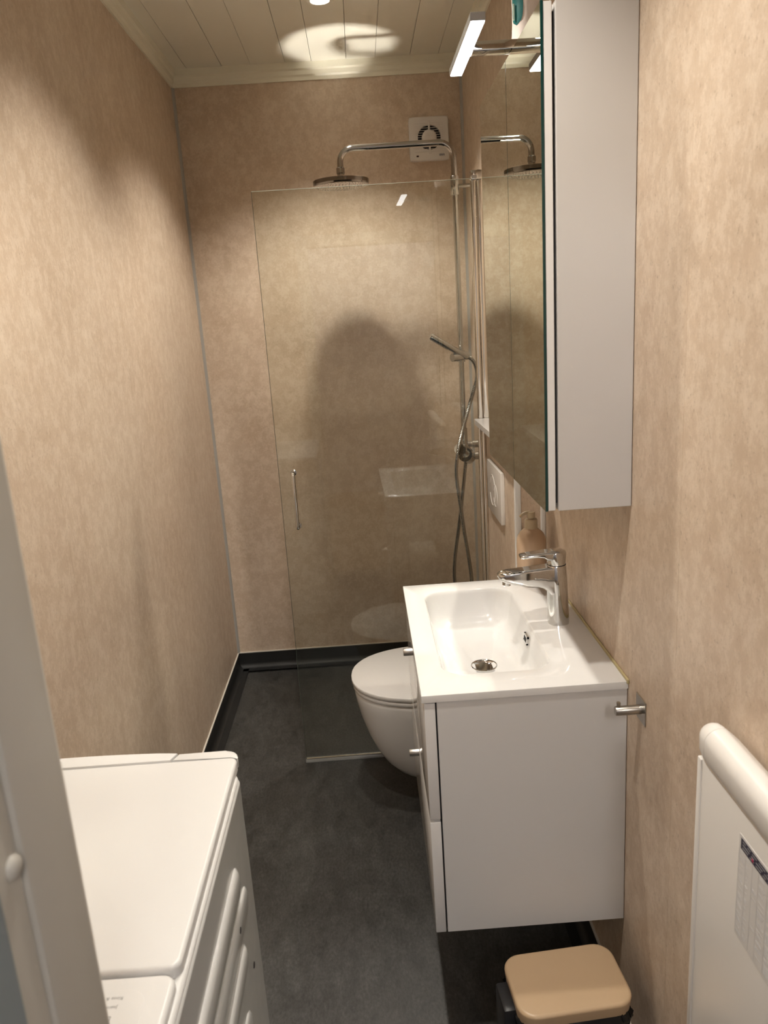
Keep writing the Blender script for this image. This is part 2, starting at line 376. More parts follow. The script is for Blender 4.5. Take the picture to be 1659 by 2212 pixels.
# hall behind the camera
HY = -1.9
struct('floor_hall', 'wooden hall floor behind the camera', HALLF, B().box(-0.5, 1.7, HY, YF - 0.12, -0.05, 0.0))
struct('wall_hall_back', 'grey hall wall behind the camera', HALLW, B().box(-0.5, 1.7, HY - 0.1, HY, -0.05, 2.5))
struct('wall_hall_left', 'grey hall wall left of the camera', HALLW, B().box(-0.6, -0.5, HY, YF - 0.12, -0.05, 2.5))
struct('wall_hall_right', 'grey hall wall right of the camera', HALLW, B().box(1.7, 1.8, HY, YF - 0.12, -0.05, 2.5))
struct('wall_hall_front', 'grey hall wall beside the bathroom doorway', HALLW, (lambda b: (b.box(-0.5, DX0 - 0.04, YF - 0.145, YF - 0.12, -0.05, 2.5), b.box(DX1 + 0.03, 1.7, YF - 0.145, YF - 0.12, -0.05, 2.5), b.box(DX0 - 0.04, DX1 + 0.03, YF - 0.145, YF - 0.12, DZ + 0.03, 2.5))[0])(B()))
struct('ceiling_hall', 'grey hall ceiling behind the camera', HALLW, B().box(-0.5, 1.7, HY, YF - 0.12, 2.42, 2.5))

# ------------------------------------------------------------------ downlights
def downlight(x, y, label):
    d = thing('downlight', label, 'lamp', (x, y, ZC), 'ceiling downlights')
    B().lathe([(0.041, 0.004), (0.041, -0.003), (0.038, -0.005), (0.030, -0.004), (0.0275, 0.002), (0.0275, 0.004)], (x, y, ZC)).build('rim', CEIL, d)
    B().lathe([(0.0, -0.0005), (0.0272, -0.0005), (0.0272, 0.003), (0.0, 0.003)], (x, y, ZC)).build('lens', LENS, d)
    l = bpy.data.lights.new('downlight_bulb', 'SPOT'); l.energy = SPOT_W; l.color = SPOT_COL; l.spot_size = math.radians(SPOT_ANGLE); l.spot_blend = SPOT_BLEND; l.shadow_soft_size = 0.026
    o = bpy.data.objects.new('downlight_bulb', l); COL.objects.link(o); o.parent = d; o.location = (0, 0, -0.024)
downlight(*SPOTS[2], 'lit round ceiling downlight over the shower, at the top edge of the picture')
downlight(*SPOTS[1], 'lit round ceiling downlight between washing machine and washbasin')
downlight(*SPOTS[0], 'lit round ceiling downlight nearest the doorway')
hl = bpy.data.lights.new('hall_fill_bulb', 'POINT'); hl.energy = 34.0; hl.color = (1.0, 0.95, 0.89); hl.shadow_soft_size = 0.12  # added unseen lamp, fills the vanity side and jamb through the doorway
ho = thing('hall_fill_lamp', 'added round fill lamp in the hall behind the camera', 'lamp', (0.9, -1.0, 2.42))
B().lathe([(0.0, -0.05), (0.08, -0.045), (0.12, -0.02), (0.125, 0.0)], (0.9, -1.0, 2.42)).build('shade', plain('opal shade', (0.8, 0.8, 0.8), 0.4), ho)
h2 = bpy.data.objects.new('hall_fill_bulb', hl); COL.objects.link(h2); h2.parent = ho; h2.location = (0, 0, -0.22)

# ------------------------------------------------------------------ washing machine (top loader)
wm = thing('washing_machine', 'white top-loading washing machine in the lower left corner', 'washing machine', (0.21, 0.76, 0))
WX, WY0, WY1 = 0.416, 0.462, 1.048
vert = lambda e: abs(e.verts[0].co.z - e.verts[1].co.z) > 0.1
b = B(); pl = rrect(0.012, WX, WY0, WY1, 0.016, 5)
b.loft([[(x, y, z) for x, y in pl] for z in (0.02, 0.824)], cap0=True, cap1=False)
pl2 = rrect(0.014, WX - 0.004, WY0 + 0.004, WY1 - 0.004, 0.014, 5)
b.loft([[(x, y, 0.824) for x, y in pl], [(x, y, 0.828) for x, y in rrect(0.013, WX - 0.0012, WY0 + 0.0012, WY1 - 0.0012, 0.015, 5)], [(x, y, 0.829) for x, y in pl2]], cap0=False, cap1=True)
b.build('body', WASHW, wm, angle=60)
for x, y in ((0.06, 0.52), (0.36, 0.52), (0.06, 0.99), (0.36, 0.99)):
    B().lathe([(0.02, 0.0), (0.02, 0.012), (0.012, 0.022)], (x, y, 0)).build('foot', BLACKP, wm)
# upper rim line
b = B(); pr = rrect(0.013, WX - 0.002, WY0 + 0.002, WY1 - 0.002, 0.016, 5); pr2 = rrect(0.015, WX - 0.006, WY0 + 0.004, WY1 - 0.006, 0.015, 5)
b.loft([[(x, y, 0.829) for x, y in pr], [(x, y, 0.833) for x, y in pr], [(x, y, 0.836) for x, y in pr2]], cap0=False, cap1=True); b.build('top_frame', WASHP, wm, angle=60)
# lid: rounded slab, right edge rolled over
def slab(x0, x1, y0, y1, z0, z1, rc, re):
    L = [[(x, y, z0) for x, y in rrect(x0, x1, y0, y1, rc, 6)]]
    for k in range(0, 6):
        a = math.radians(90 * k / 5); ins = re * (1 - math.cos(a)); L.append([(x, y, z1 - re + re * math.sin(a)) for x, y in rrect(x0 + ins, x1 - ins, y0 + ins, y1 - ins, max(0.002, rc - ins), 6)])
    return L
b = B(); b.loft(slab(0.012, 0.4105, 0.668, 1.066, 0.834, 0.851, 0.012, 0.005)); b.build('lid', WASHP, wm, angle=50)
b = B()
fr = [(0.308, 1.0665), (0.400, 1.0665), (0.4075, 1.0635), (0.4107, 1.0585)] + arc(0.3887, 1.0630, 0.022, 0, 90, 7) + [(0.316, 1.0860)]
b.prism(fr, 0.834, 0.8508, 'z', 0.002, 2); b.build('lid_corner', WASHP, wm)
gr = [(0.306, 1.0672), (0.3135, 1.0865)] + [(0.3135 - 0.30 * k / 10, 1.0865 + 0.008 * math.sin(PI * 0.9 * k / 10)) for k in range(1, 11)] + [(0.0135, 1.0672)]
b = B(); b.prism(gr, 0.832, 0.8525, 'z', 0.0025, 2); b.build('lid_grip', WASHP, wm)
# control panel at the wall side
b = B(); b.loft(slab(0.012, 0.409, WY0 + 0.002, 0.6660, 0.832, 0.8475, 0.016, 0.006)); cp = b.build('control_panel', WASHP, wm, angle=50)
b = B(); b.loft(slab(0.03, 0.384, 0.50, 0.648, 0.8470, 0.84785, 0.022, 0.0006)); b.build('panel_inlay', WASHP, cp, angle=50)
b = B(); zt = 0.84795
text_bm(b, 'Rinse & Spin', 0.0056, (0.3605, 0.6395, zt), (-1, 0, 0), (0, -1, 0))
text_bm(b, 'Jeans \u2013', 0.0056, (0.3575, 0.6290, zt), (-1, 0, 0), (0, -1, 0))
text_bm(b, 'Hygiene', 0.0056, (0.3555, 0.6065, zt), (-1, 0, 0), (0, -1, 0))
for (x0, x1, y0, y1) in ((0.3455, 0.3545, 0.6165, 0.6172), (0.3455, 0.3545, 0.6100, 0.6107), (0.3455, 0.3462, 0.6100, 0.6172), (0.3538, 0.3545, 0.6100, 0.6172), (0.348, 0.352, 0.6132, 0.6140)): b.box(x0, x1, y0, y1, zt - 0.0001, zt + 0.00005)
b.prism([(0.3475, 0.6225), (0.3482, 0.6225), (0.3442, 0.6120), (0.3435, 0.6120)], zt - 0.0001, zt + 0.00005, 'z')
b.prism([(0.3445, 0.6225), (0.3449, 0.6225), (0.3415, 0.6150), (0.3408, 0.6150)], zt - 0.0001, zt + 0.00005, 'z')
b.build('printed_programmes', INK, cp, smooth=False)
def stadium(y0, y1, zc, h, n=8):
    r = h / 2
    return [(y1 - r + r * math.cos(math.radians(a)), zc + r * math.sin(math.radians(a))) for a in [-90 + 180 * k / n for k in range(n + 1)]] + \
           [(y0 + r + r * math.cos(math.radians(a)), zc + r * math.sin(math.radians(a))) for a in [90 + 180 * k / n for k in range(n + 1)]]
def rib(y0, y1, zc, h, proud=0.005, slope=0.010):
    b = B(); o = stadium(y0, y1, zc, h); m1 = stadium(y0 + slope * 0.5, y1 - slope * 0.5, zc, h - slope); i = stadium(y0 + slope, y1 - slope, zc, h - 2 * slope)
    b.loft([[(WX - 0.001, y, z) for y, z in o], [(WX + 0.0006, y, z) for y, z in o], [(WX + proud * 0.75, y, z) for y, z in m1], [(WX + proud, y, z) for y, z in i]])
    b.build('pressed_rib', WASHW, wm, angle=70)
rib(0.50, 0.945, 0.735, 0.050, 0.006, 0.012); rib(0.50, 0.985, 0.672, 0.046, 0.0035, 0.006); rib(0.50, 0.935, 0.617, 0.044, 0.006, 0.012); rib(0.55, 0.925, 0.50, 0.09, 0.004, 0.012); rib(0.50, 0.96, 0.30, 0.10, 0.004, 0.012)
for y, z in ((0.906, 0.676), (0.962, 0.562)):
    B().lathe([(0.0, 0.0042), (0.004, 0.0042), (0.005, 0.0032)], (WX, y, z), 'x', 12).build('transit_hole', DARK, wm)

# ------------------------------------------------------------------ vanity cabinet
VX, VY0, VY1, VZ, VB = 0.7104, 1.2931, 1.8981, 0.8098, 0.282
VT = 0.0146
vc = thing('vanity_cabinet', 'white wall-hung vanity cabinet with two drawers', 'cabinet', (0.9, 1.595, VB))
ZTOP = VZ - VT
b = B(); b.box(0.7385, W - 0.001, VY0 + 0.003, VY0 + 0.019, VB, ZTOP - 0.001, 0.0008, 1); b.build('side_panel', LACQ_M, vc)
b = B(); b.box(0.7385, W - 0.001, VY1 - 0.019, VY1 - 0.003, VB, ZTOP - 0.001, 0.0008, 1); b.build('side_panel', LACQ_M, vc)
b = B(); b.box(0.7385, W - 0.02, VY0 + 0.019, VY1 - 0.019, VB, VB + 0.016); b.build('bottom_panel', LACQ_M, vc)
b = B(); b.box(W - 0.02, W - 0.004, VY0 + 0.019, VY1 - 0.019, VB + 0.016, ZTOP - 0.12); b.build('back_panel', LACQ_M, vc)
b = B(); b.box(0.7365, 0.742, VY0 + 0.010, VY1 - 0.010, VB + 0.005, ZTOP - 0.006); b.build('gap_shade_sheet', DARK, vc)  # near-black sheet, its colour stands for the shade behind the drawer fronts
for z0, z1, kz in ((0.5425, ZTOP - 0.003, 0.760), (VB, 0.5375, 0.506)):
    b = B(); b.box(0.7145, 0.7355, VY0 + 0.003, VY1 - 0.003, z0, z1, 0.002, 2); d = b.build('drawer_front', LACQ, vc)
    b = B(); b.lathe([(0.0085, 0.0), (0.0085, -0.021), (0.0078, -0.0225), (0.0, -0.0225)], (0.7145, 1.60, kz), 'x', 20); b.build('knob', STEEL, d)
# washbasin
wb_ = thing('washbasin', 'white ceramic washbasin top with rectangular bowl', 'washbasin', (0.9, 1.595, VZ - VT))
X0, X1, Y0, Y1 = 0.757, 0.979, 1.368, 1.842
NB = 10
def loop(ins, z, r): return [(x, y, z) for x, y in rrect(X0 + ins, X1 - ins, Y0 + ins, Y1 - ins, r, NB)]
prof = [(0.0, VZ, 0.050), (0.0015, VZ - 0.0006, 0.049), (0.0035, VZ - 0.0035, 0.048), (0.0055, VZ - 0.010, 0.046), (0.011, VZ - 0.045, 0.045), (0.016, VZ - 0.066, 0.045), (0.022, VZ - 0.077, 0.044), (0.030, VZ - 0.084, 0.042), (0.040, VZ - 0.0875, 0.038), (0.055, VZ - 0.0895, 0.034)]
loops = [loop(*p) for p in prof]
DC = (0.872, 1.592); nn = len(loops[0])
cx0, cy0 = (X0 + X1) / 2, (Y0 + Y1) / 2
def circ(r, z):
    out = []
    for (x, y, _) in loops[-1]:
        a = math.atan2((y - cy0) / 1.9, x - cx0); out.append((DC[0] + r * math.cos(a), DC[1] + r * math.sin(a), z))
    return out
loops += [circ(0.040, VZ - 0.0915), circ(0.034, VZ - 0.0935), circ(0.0315, VZ - 0.0960), circ(0.0315, VZ - 0.104)]
# outer rectangle ring matched to the rim
ox0, ox1, oy0, oy1 = VX, W - 0.0005, VY0, VY1
outer = []
for (x, y, _) in loops[0]:
    dx, dy = x - cx0, y - cy0
    tx = ((ox1 - cx0) / dx) if dx > 1e-9 else ((ox0 - cx0) / dx if dx < -1e-9 else 1e9)
    ty = ((oy1 - cy0) / dy) if dy > 1e-9 else ((oy0 - cy0) / dy if dy < -1e-9 else 1e9)
    k = min(tx, ty); outer.append([cx0 + dx * k, cy0 + dy * k])
for cxr, cyr in ((ox0, oy0), (ox0, oy1), (ox1, oy0), (ox1, oy1)):
    j = min(range(nn), key=lambda q: (outer[q][0] - cxr) ** 2 + (outer[q][1] - cyr) ** 2); outer[j] = [cxr, cyr]
E0 = 0.0012
def oring(ins, z): return [(min(max(x, ox0 + ins), ox1 - ins), min(max(y, oy0 + ins), oy1 - ins), z) for x, y in outer]
b = B(); b.loft([oring(0.004, VZ - VT)] + [oring(0, VZ - VT), oring(0, VZ - E0), oring(E0 * 0.3, VZ - E0 * 0.3), oring(E0, VZ)] + loops, cap0=False, cap1=False)
b.build('basin', CERAM, wb_, angle=50)
b = B(); b.lathe([(0.0312, -0.0955), (0.0305, -0.0915), (0.0285, -0.0905), (0.0245, -0.0925), (0.0215, -0.0985), (0.0205, -0.104), (0.0, -0.104)], (DC[0], DC[1], VZ), seg=36); dn = b.build('drain', CHROME, wb_, angle=40)
b = B(); b.lathe([(0.0, -0.0965), (0.006, -0.097), (0.009, -0.099), (0.0185, -0.1005), (0.0185, -0.1035)], (DC[0], DC[1], VZ), seg=28); b.build('drain_plug', CHROME, dn)
# overflow frame on the wall side of the bowl
oy, oz = 1.590, VZ - 0.0335; oxx = X1 - 0.0105
def fr_box(y0, y1, z0, z1, d0=0.0, d1=0.003):
    # follow slope of the bowl wall
    sl = 0.155
    bb = bmesh.new(); vs_ = []
    for y, z in ((y0, z0), (y1, z0), (y1, z1), (y0, z1)):
        x = oxx + sl * (z - oz)
        vs_.append((x - d1, y, z)); 
    vs2 = [(x + d1 + 0.004, y, z) for x, y, z in vs_]
    A = [bb.verts.new(p) for p in vs_]; C = [bb.verts.new(p) for p in vs2]
    bb.faces.new(A); bb.faces.new(C[::-1])
    for i in range(4): bb.faces.new((A[i], A[(i + 1) % 4], C[(i + 1) % 4], C[i]))
    return bb
b = B()
for r_ in ((oy - 0.017, oy + 0.017, oz + 0.0055, oz + 0.009), (oy - 0.017, oy + 0.017, oz - 0.009, oz - 0.0055), (oy - 0.017, oy - 0.0125, oz - 0.009, oz + 0.009), (oy + 0.0125, oy + 0.017, oz - 0.009, oz + 0.009)): b._merge(fr_box(*r_))
of = b.build('overflow_frame', CHROME, wb_, smooth=False)
b = B(); b._merge(fr_box(oy - 0.0125, oy + 0.0125, oz - 0.0055, oz + 0.0055, 0, 0.0012)); b.build('overflow_slot', DARK, of, smooth=False)

# ------------------------------------------------------------------ basin tap
tp = thing('basin_tap', 'chrome single-lever basin mixer tap', 'tap', (1.041, 1.592, VZ))
ty = 1.592
# column: rounded section lofted upward
L = []
for z, x0, x1, hw, r in ((VZ, 1.0185, 1.0645, 0.0225, 0.020), (VZ + 0.003, 1.0183, 1.0647, 0.0227, 0.020), (VZ + 0.05, 1.0180, 1.0628, 0.0222, 0.0195), (VZ + 0.10, 1.0172, 1.0605, 0.0216, 0.019), (VZ + 0.132, 1.0165, 1.0590, 0.0212, 0.019), (VZ + 0.136, 1.0185, 1.0575, 0.0195, 0.018)):
    L.append([(x, y, z) for x, y in rrect(x0, x1, ty - hw, ty + hw, r, 8)])
b = B(); b.loft(L); b.build('column', CHROME, tp, angle=50)
# spout: sections along x
S = []
for x, zt_, zb_, hw in ((1.040, 0.9440, 0.880, 0.0200), (1.022, 0.9440, 0.880, 0.0200), (1.0145, 0.9438, 0.8900, 0.0200), (1.006, 0.9432, 0.8970, 0.0200), (0.994, 0.9425, 0.9010, 0.0200), (0.970, 0.9405, 0.9040, 0.0198), (0.940, 0.9385, 0.9090, 0.0192), (0.924, 0.9370, 0.9140, 0.0182), (0.914, 0.9350, 0.9190, 0.0160), (0.909, 0.9320, 0.9250, 0.0115)):
    r = min(0.006, (zt_ - zb_) * 0.48)
    S.append([(x, y, z) for y, z in rrect(ty - hw, ty + hw, zb_, zt_, r, 6)])
b = B(); b.loft(S); b.build('spout', CHROME, tp, angle=55)
b = B(); b.lathe([(0.0, -0.007), (0.0095, -0.007), (0.0115, -0.005), (0.0115, 0.008)], (0.9285, ty, 0.9125), 'z', 20); b.build('aerator', CHROME, tp)
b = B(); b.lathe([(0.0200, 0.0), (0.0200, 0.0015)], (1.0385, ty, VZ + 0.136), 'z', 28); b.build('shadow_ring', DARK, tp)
L = []
for z, x0, x1, hw, r in ((0.9475, 1.0185, 1.0575, 0.0195, 0.0190), (0.950, 1.0180, 1.0582, 0.0200, 0.0195), (0.962, 1.0165, 1.0590, 0.0205, 0.0195), (0.972, 1.0150, 1.0590, 0.0205, 0.0190), (0.9765, 1.0165, 1.0575, 0.0190, 0.0180), (0.978, 1.0200, 1.0540, 0.0150, 0.0145)):
    L.append([(x, y, z) for x, y in rrect(x0, x1, ty - hw, ty + hw, r, 8)])
b = B(); b.loft(L); lv = b.build('lever_cap', CHROME, tp, angle=50)
S = []
for x, zt_, zb_, hw in ((1.030, 0.9775, 0.958, 0.0185), (1.016, 0.9775, 0.9600, 0.0185), (1.008, 0.9772, 0.9655, 0.0182), (0.995, 0.9762, 0.9675, 0.0175), (0.975, 0.9745, 0.9665, 0.0165), (0.964, 0.9735, 0.9660, 0.0150), (0.958, 0.9725, 0.9670, 0.0110)):
    S.append([(x, y, z) for y, z in rrect(ty - hw, ty + hw, zb_, zt_, min(0.004, (zt_ - zb_) * 0.48), 5)])
b = B(); b.loft(S); b.build('lever', CHROME, tp, angle=55)

# ------------------------------------------------------------------ soap dispenser
sx, sy = 1.0395, 1.852
sp = thing('soap_dispenser', 'taupe soap bottle with pump beside the tap', 'soap dispenser', (sx, sy, VZ))
b = B(); b.lathe([(0.0, 0.0), (0.029, 0.0), (0.0315, 0.0015), (0.0345, 0.010), (0.0365, 0.030), (0.0372, 0.060), (0.0372, 0.105), (0.0365, 0.117), (0.0335, 0.128), (0.028, 0.137), (0.020, 0.1435), (0.0160, 0.1475), (0.0155, 0.150)], (sx, sy, VZ), seg=40); b.build('bottle', SOAP, sp, angle=60)
b = B(); b.lathe([(0.0150, 0.1470), (0.0162, 0.148), (0.0158, 0.168), (0.0148, 0.1705), (0.0, 0.1705)], (sx, sy, VZ), seg=32); b.build('collar', SOAPC, sp, angle=40)
b = B(); b.lathe([(0.0072, 0.170), (0.0072, 0.174), (0.0105, 0.1745), (0.0105, 0.186), (0.0095, 0.1895), (0.006, 0.1905), (0.0, 0.1905)], (sx, sy, VZ), seg=28); ph = b.build('pump_head', SOAPC, sp, angle=45)
b = B(); pth = spline([(sx - 0.002, sy, VZ + 0.187), (sx - 0.012, sy - 0.001, VZ + 0.1875), (sx - 0.022, sy - 0.002, VZ + 0.184), (sx - 0.0285, sy - 0.003, VZ + 0.178)], 5)
b.tube(pth, [0.0052 - 0.0018 * k / (len(pth) - 1) for k in range(len(pth))], 12); b.build('nozzle', SOAPC, ph, angle=60)

# ------------------------------------------------------------------ mirror cabinet
CX, CY0_, CY1_, CYM, CZ0, CZ1 = 0.9454, 1.2916, 1.8784, 1.5704, 1.1459, 1.936
mc = thing('mirror_cabinet', 'white wall cabinet with two mirrored doors', 'cabinet', (1.03, 1.585, CZ0))
b = B(); b.box(0.9685, W - 0.001, CY0_, CY1_, CZ0, CZ1, 0.001, 1); b.build('carcass', plain('warm white cabinet foil', (0.555, 0.54, 0.53), 0.42), mc)
b = B(); b.box(0.9635, 0.9690, CY0_ + 0.012, CY1_ - 0.012, CZ0 + 0.012, CZ1 - 0.012); b.build('gap_shade_sheet', DARK, mc)  # shade of the slit between doors and carcass, put into a near-black sheet
for y0, y1 in ((CY0_, CYM - 0.0008), (CYM + 0.0008, CY1_)):
    b = B(); b.box(CX + 0.0048, 0.9635, y0 + 0.001, y1 - 0.001, CZ0 + 0.001, CZ1 - 0.001, 0.001, 1); d = b.build('door', LACQ, mc)
    b = B(); b.box(CX, CX + 0.0048, y0, y1, CZ0, CZ1, 0.0007, 1)
    b.bm.faces.ensure_lookup_table()
    for f in b.bm.faces:
        f.material_index = 0 if f.calc_center_median().x < CX + 1e-5 else 1
    b.build('mirror_pane', [MIRROR, TEAL], d, smooth=False)
# led lamp over the mirror
lp = thing('mirror_lamp', 'chrome mirror lamp with lit white LED bar on top of the mirror cabinet', 'lamp', (0.90, 1.525, CZ1))
LX0, LX1, LY0, LY1, LZ = 0.8545, 0.8795, 1.384, 1.672, 1.9440
b = B(); b.box(LX0, LX1, LY0, LY1, LZ, LZ + 0.0125, 0.001, 1); b.build('housing', plain('satin lamp body', (0.42, 0.42, 0.42), 0.3, 0.9), lp)
b = B(); b.box(LX0 + 0.0012, LX1 - 0.0012, LY0 + 0.0025, LY1 - 0.0015, LZ - 0.0022, LZ + 0.001, 0.0008, 1); b.build('diffuser', LEDM, lp)
b = B(); b.box(LX1 - 0.003, 1.00, 1.508, 1.540, CZ1 + 0.0006, CZ1 + 0.0165, 0.0012, 2); b.build('bracket', CHROME, lp)
# shampoo bottle on top of the cabinet
bx, by = 1.017, 1.700
sb = thing('shampoo_bottle', 'pale bottle with green label standing on the mirror cabinet', 'bottle', (bx, by, CZ1))
b = B(); b.lathe([(0.0, 0.0), (0.034, 0.0), (0.0385, 0.003), (0.040, 0.012), (0.0400, 0.030), (0.0385, 0.055), (0.0346, 0.080), (0.0335, 0.100), (0.0335, 0.125), (0.0350, 0.170), (0.0375, 0.205), (0.036, 0.225), (0.022, 0.245), (0.016, 0.250)], (bx, by, CZ1), seg=40, sx=0.92); bo = b.build('bottle_body', SHAMP, sb, angle=60)
b = B(); b.lathe([(0.0165, 0.250), (0.0165, 0.275), (0.014, 0.278), (0.0, 0.278)], (bx, by, CZ1), seg=28); b.build('cap', SHAMP, sb)
lab = []
for k in range(13):
    u = k / 12; z = 0.092 + 0.085 * u; R_ = (0.0340 if z < 0.125 else 0.0335 + 0.0015 * (z - 0.125) / 0.045) if z < 0.17 else 0.0350 + 0.0025 * (z - 0.17) / 0.035
    half = 26 * math.sqrt(max(0.0, 1 - (2 * u - 1) ** 4)) + 0.5
    lab.append([(bx + 0.92 * (R_ + 0.0005) * math.cos(math.radians(a)), by + (R_ + 0.0005) * math.sin(math.radians(a)), CZ1 + z) for a in [214 - half + 2 * half * j / 8 for j in range(9)]])
b = B(); b.loft(lab, False, False, closed=False); lb = b.build('label', LABELG, sb)
b = B()
for k, (a0, z0) in enumerate(((206, 0.158), (203, 0.150), (206, 0.142))):
    for j in range(8):
        a = math.radians(a0 + 6 * math.cos(j * PI / 4)); z = z0 + 0.004 * math.sin(j * PI / 4); R_ = 0.0358
        b.lathe([(0.0, 0.0), (0.0009, 0.0)], (bx + 0.92 * R_ * math.cos(a), by + R_ * math.sin(a), CZ1 + z), 'x', 6)
b.box(bx - 0.0322, bx - 0.0300, by - 0.0185, by - 0.0150, CZ1 + 0.102, CZ1 + 0.130); b.build('label_print', plain('pale label print', (0.6, 0.7, 0.62), 0.4), lb, smooth=False)

# ------------------------------------------------------------------ shelf on the boxing
b = B(); b.box(0.984, W - 0.0005, BY0 - 0.004, 2.402, BZ, BZ + 0.018, 0.001, 1)
tag(b.build('shelf_board', LACQ), 'white shelf board on the cistern boxing behind the mirror cabinet', 'shelf')
# ------------------------------------------------------------------ flush plate
fp = thing('flush_plate', 'white dual flush plate on the wall above the toilet', 'flush plate', (BX, 2.215, 0.975))
b = B(); b.box(BX - 0.012, BX, 2.100, 2.330, 0.898, 1.050, 0.002, 2); b.build('plate', plain('white flush plastic', (0.62, 0.585, 0.545), 0.25), fp)
def ring_arc(yc, zc, r, a0, a1, wdt=0.0022):
    b = B(); n = 24; pts = []
    L = []
    for k in range(n + 1):
        a = math.radians(a0 + (a1 - a0) * k / n); c, s = math.cos(a), math.sin(a)
        L.append([(BX - 0.0119, yc + (r - wdt) * c, zc + (r - wdt) * s), (BX - 0.0132, yc + r * c, zc + r * s), (BX - 0.0119, yc + (r + wdt) * c, zc + (r + wdt) * s)])
    b.loft(L, True, True, closed=True); return b
ring_arc(2.235, 0.972, 0.046, 20, 340).build('large_button', plain('pale flush ring', (0.80, 0.78, 0.75), 0.2), fp)
ring_arc(2.185, 0.965, 0.032, 20, 340).build('small_button', bpy.data.materials['pale flush ring'], fp)

# ------------------------------------------------------------------ toilet
TY = 2.205
to = thing('toilet', 'white wall-hung toilet with closed lid', 'toilet', (0.80, TY, 0.08))
def dshape(tip, back, hw, z, n=22, p=2.25, lx=0.25):
    """superellipse nose from tip, straight sides to the wall"""
    pts = []; xc = tip + lx * (hw / 0.185) ** 0.5
    xc = min(xc, back - 0.01)
    for k in range(n + 1):
        a = -PI / 2 + PI * k / n
        c, s = math.cos(a), math.sin(a)
        px = xc - (xc - tip) * (abs(c) ** (2 / p)); py = hw * math.copysign(abs(s) ** (2 / p), s)
        pts.append((px, TY + py, z))
    pts += [(back, TY + hw * 0.97, z), (back, TY - hw * 0.97, z)]
    return pts
BK = BX - 0.001
lv_ = [(0.735, 0.075, 0.0780), (0.700, 0.098, 0.0850), (0.664, 0.120, 0.104), (0.632, 0.140, 0.138), (0.606, 0.155, 0.182), (0.584, 0.167, 0.235), (0.566, 0.1755, 0.295), (0.5555, 0.1805, 0.345), (0.5515, 0.1825, 0.372), (0.5530, 0.1815, 0.382), (0.558, 0.177, 0.3865)]
b = B(); b.loft([dshape(t_, BK, h_, z_) for t_, h_, z_ in lv_]); b.build('bowl', TOILETW, to, angle=60)
def ringpl(tip, hw, z0, z1, e, back=BX - 0.055):
    return [dshape(tip + e, back - e, hw - e, z0), dshape(tip, back, hw, z0 + e), dshape(tip, back, hw, z1 - e), dshape(tip + e * 0.3, back - e * 0.3, hw - e * 0.3, z1 - e * 0.3), dshape(tip + e, back - e, hw - e, z1)]
b = B(); b.loft(ringpl(0.5475, 0.1855, 0.3885, 0.4010, 0.002)); b.build('seat', SEATW, to, angle=50)
b = B(); b.loft(ringpl(0.5440, 0.1880, 0.4050, 0.4190, 0.0022)); b.build('lid', SEATW, to, angle=50)
b = B(); b.loft([dshape(0.560, BX - 0.08, 0.170, z) for z in (0.3995, 0.4065)]); b.build('dark_gap_filler', DARK, to)  # dark slab under the lid, the gap's shade put into its colour
b = B(); b.tube([(BX - 0.045, TY - 0.11, 0.402), (BX - 0.045, TY + 0.11, 0.402)], 0.012, 14); b.build('hinge', SEATW, to)

# ------------------------------------------------------------------ toilet roll on the far side of the vanity
rh = thing('roll_holder', 'chrome toilet roll holder on the far vanity side, seen reflected in the shower glass', 'roll holder', (0.83, 1.90, 0.62))
b = B(); b.tube([(0.895, VY1 - 0.003, 0.60), (0.895, VY1 + 0.062, 0.60), (0.893, VY1 + 0.067, 0.60), (0.888, VY1 + 0.068, 0.60), (0.775, VY1 + 0.068, 0.60)], 0.005, 12); b.build('arm', STEEL, rh)
b = B(); b.lathe([(0.02, -0.003), (0.02, 0.004), (0.018, 0.005), (0.0, 0.005)], (0.895, VY1, 0.60), 'y', 20); b.build('rosette', STEEL, rh)
b = B(); b.lathe([(0.019, -0.048), (0.052, -0.048), (0.0525, -0.046), (0.0525, 0.046), (0.052, 0.048), (0.019, 0.048), (0.019, -0.048)], (0.838, VY1 + 0.068, 0.586), 'x', 36)
b.box(0.790, 0.886, VY1 + 0.1185, VY1 + 0.1203, 0.49, 0.586)
tag(b.build('toilet_roll', ROLLP), 'white toilet paper roll on the far vanity side, seen reflected in the shower glass', 'toilet roll')

# ------------------------------------------------------------------ shower door
sd = thing('shower_door', 'clear glass shower door with chrome bar handle', 'shower door', (0.68, YG, 0.0))
ZG0, ZG1 = 0.014, 1.8693
def gl(x0, x1, h, z0, z1):
    b = B(); b.loft([[(x0, yg(x0) - h, z), (x1, yg(x1) - h, z), (x1, yg(x1) + h, z), (x0, yg(x0) + h, z)] for z in (z0, z1)]); return b
gl(xg, XH + 0.004, 0.003, ZG0, ZG1).build('glass_pane', GLASS, sd, smooth=False)
gl(xg - 0.0004, XH + 0.002, 0.0028, ZG1, ZG1 + 0.0012).build('top_edge', GEDGE, sd, smooth=False)
gl(xg - 0.0009, xg, 0.0026, ZG0, ZG1).build('free_edge', plain('dim glass edge', (0.10, 0.12, 0.10), 0.1), sd, smooth=False)  # darker copy of the glass edge, unlit look put into its colour
hx, hy = 0.4045, yg(0.4045)
b = B(); b.tube(spline([(hx, hy - 0.003, 1.034), (hx, hy - 0.030, 1.036), (hx, hy - 0.036, 1.034), (hx, hy - 0.038, 1.028)], 5) + [(hx, hy - 0.038, 0.868)] + spline([(hx, hy - 0.038, 0.866), (hx, hy - 0.036, 0.860), (hx, hy - 0.030, 0.858), (hx, hy - 0.003, 0.860)], 5), 0.0062, 14); b.build('handle', CHROME, sd)
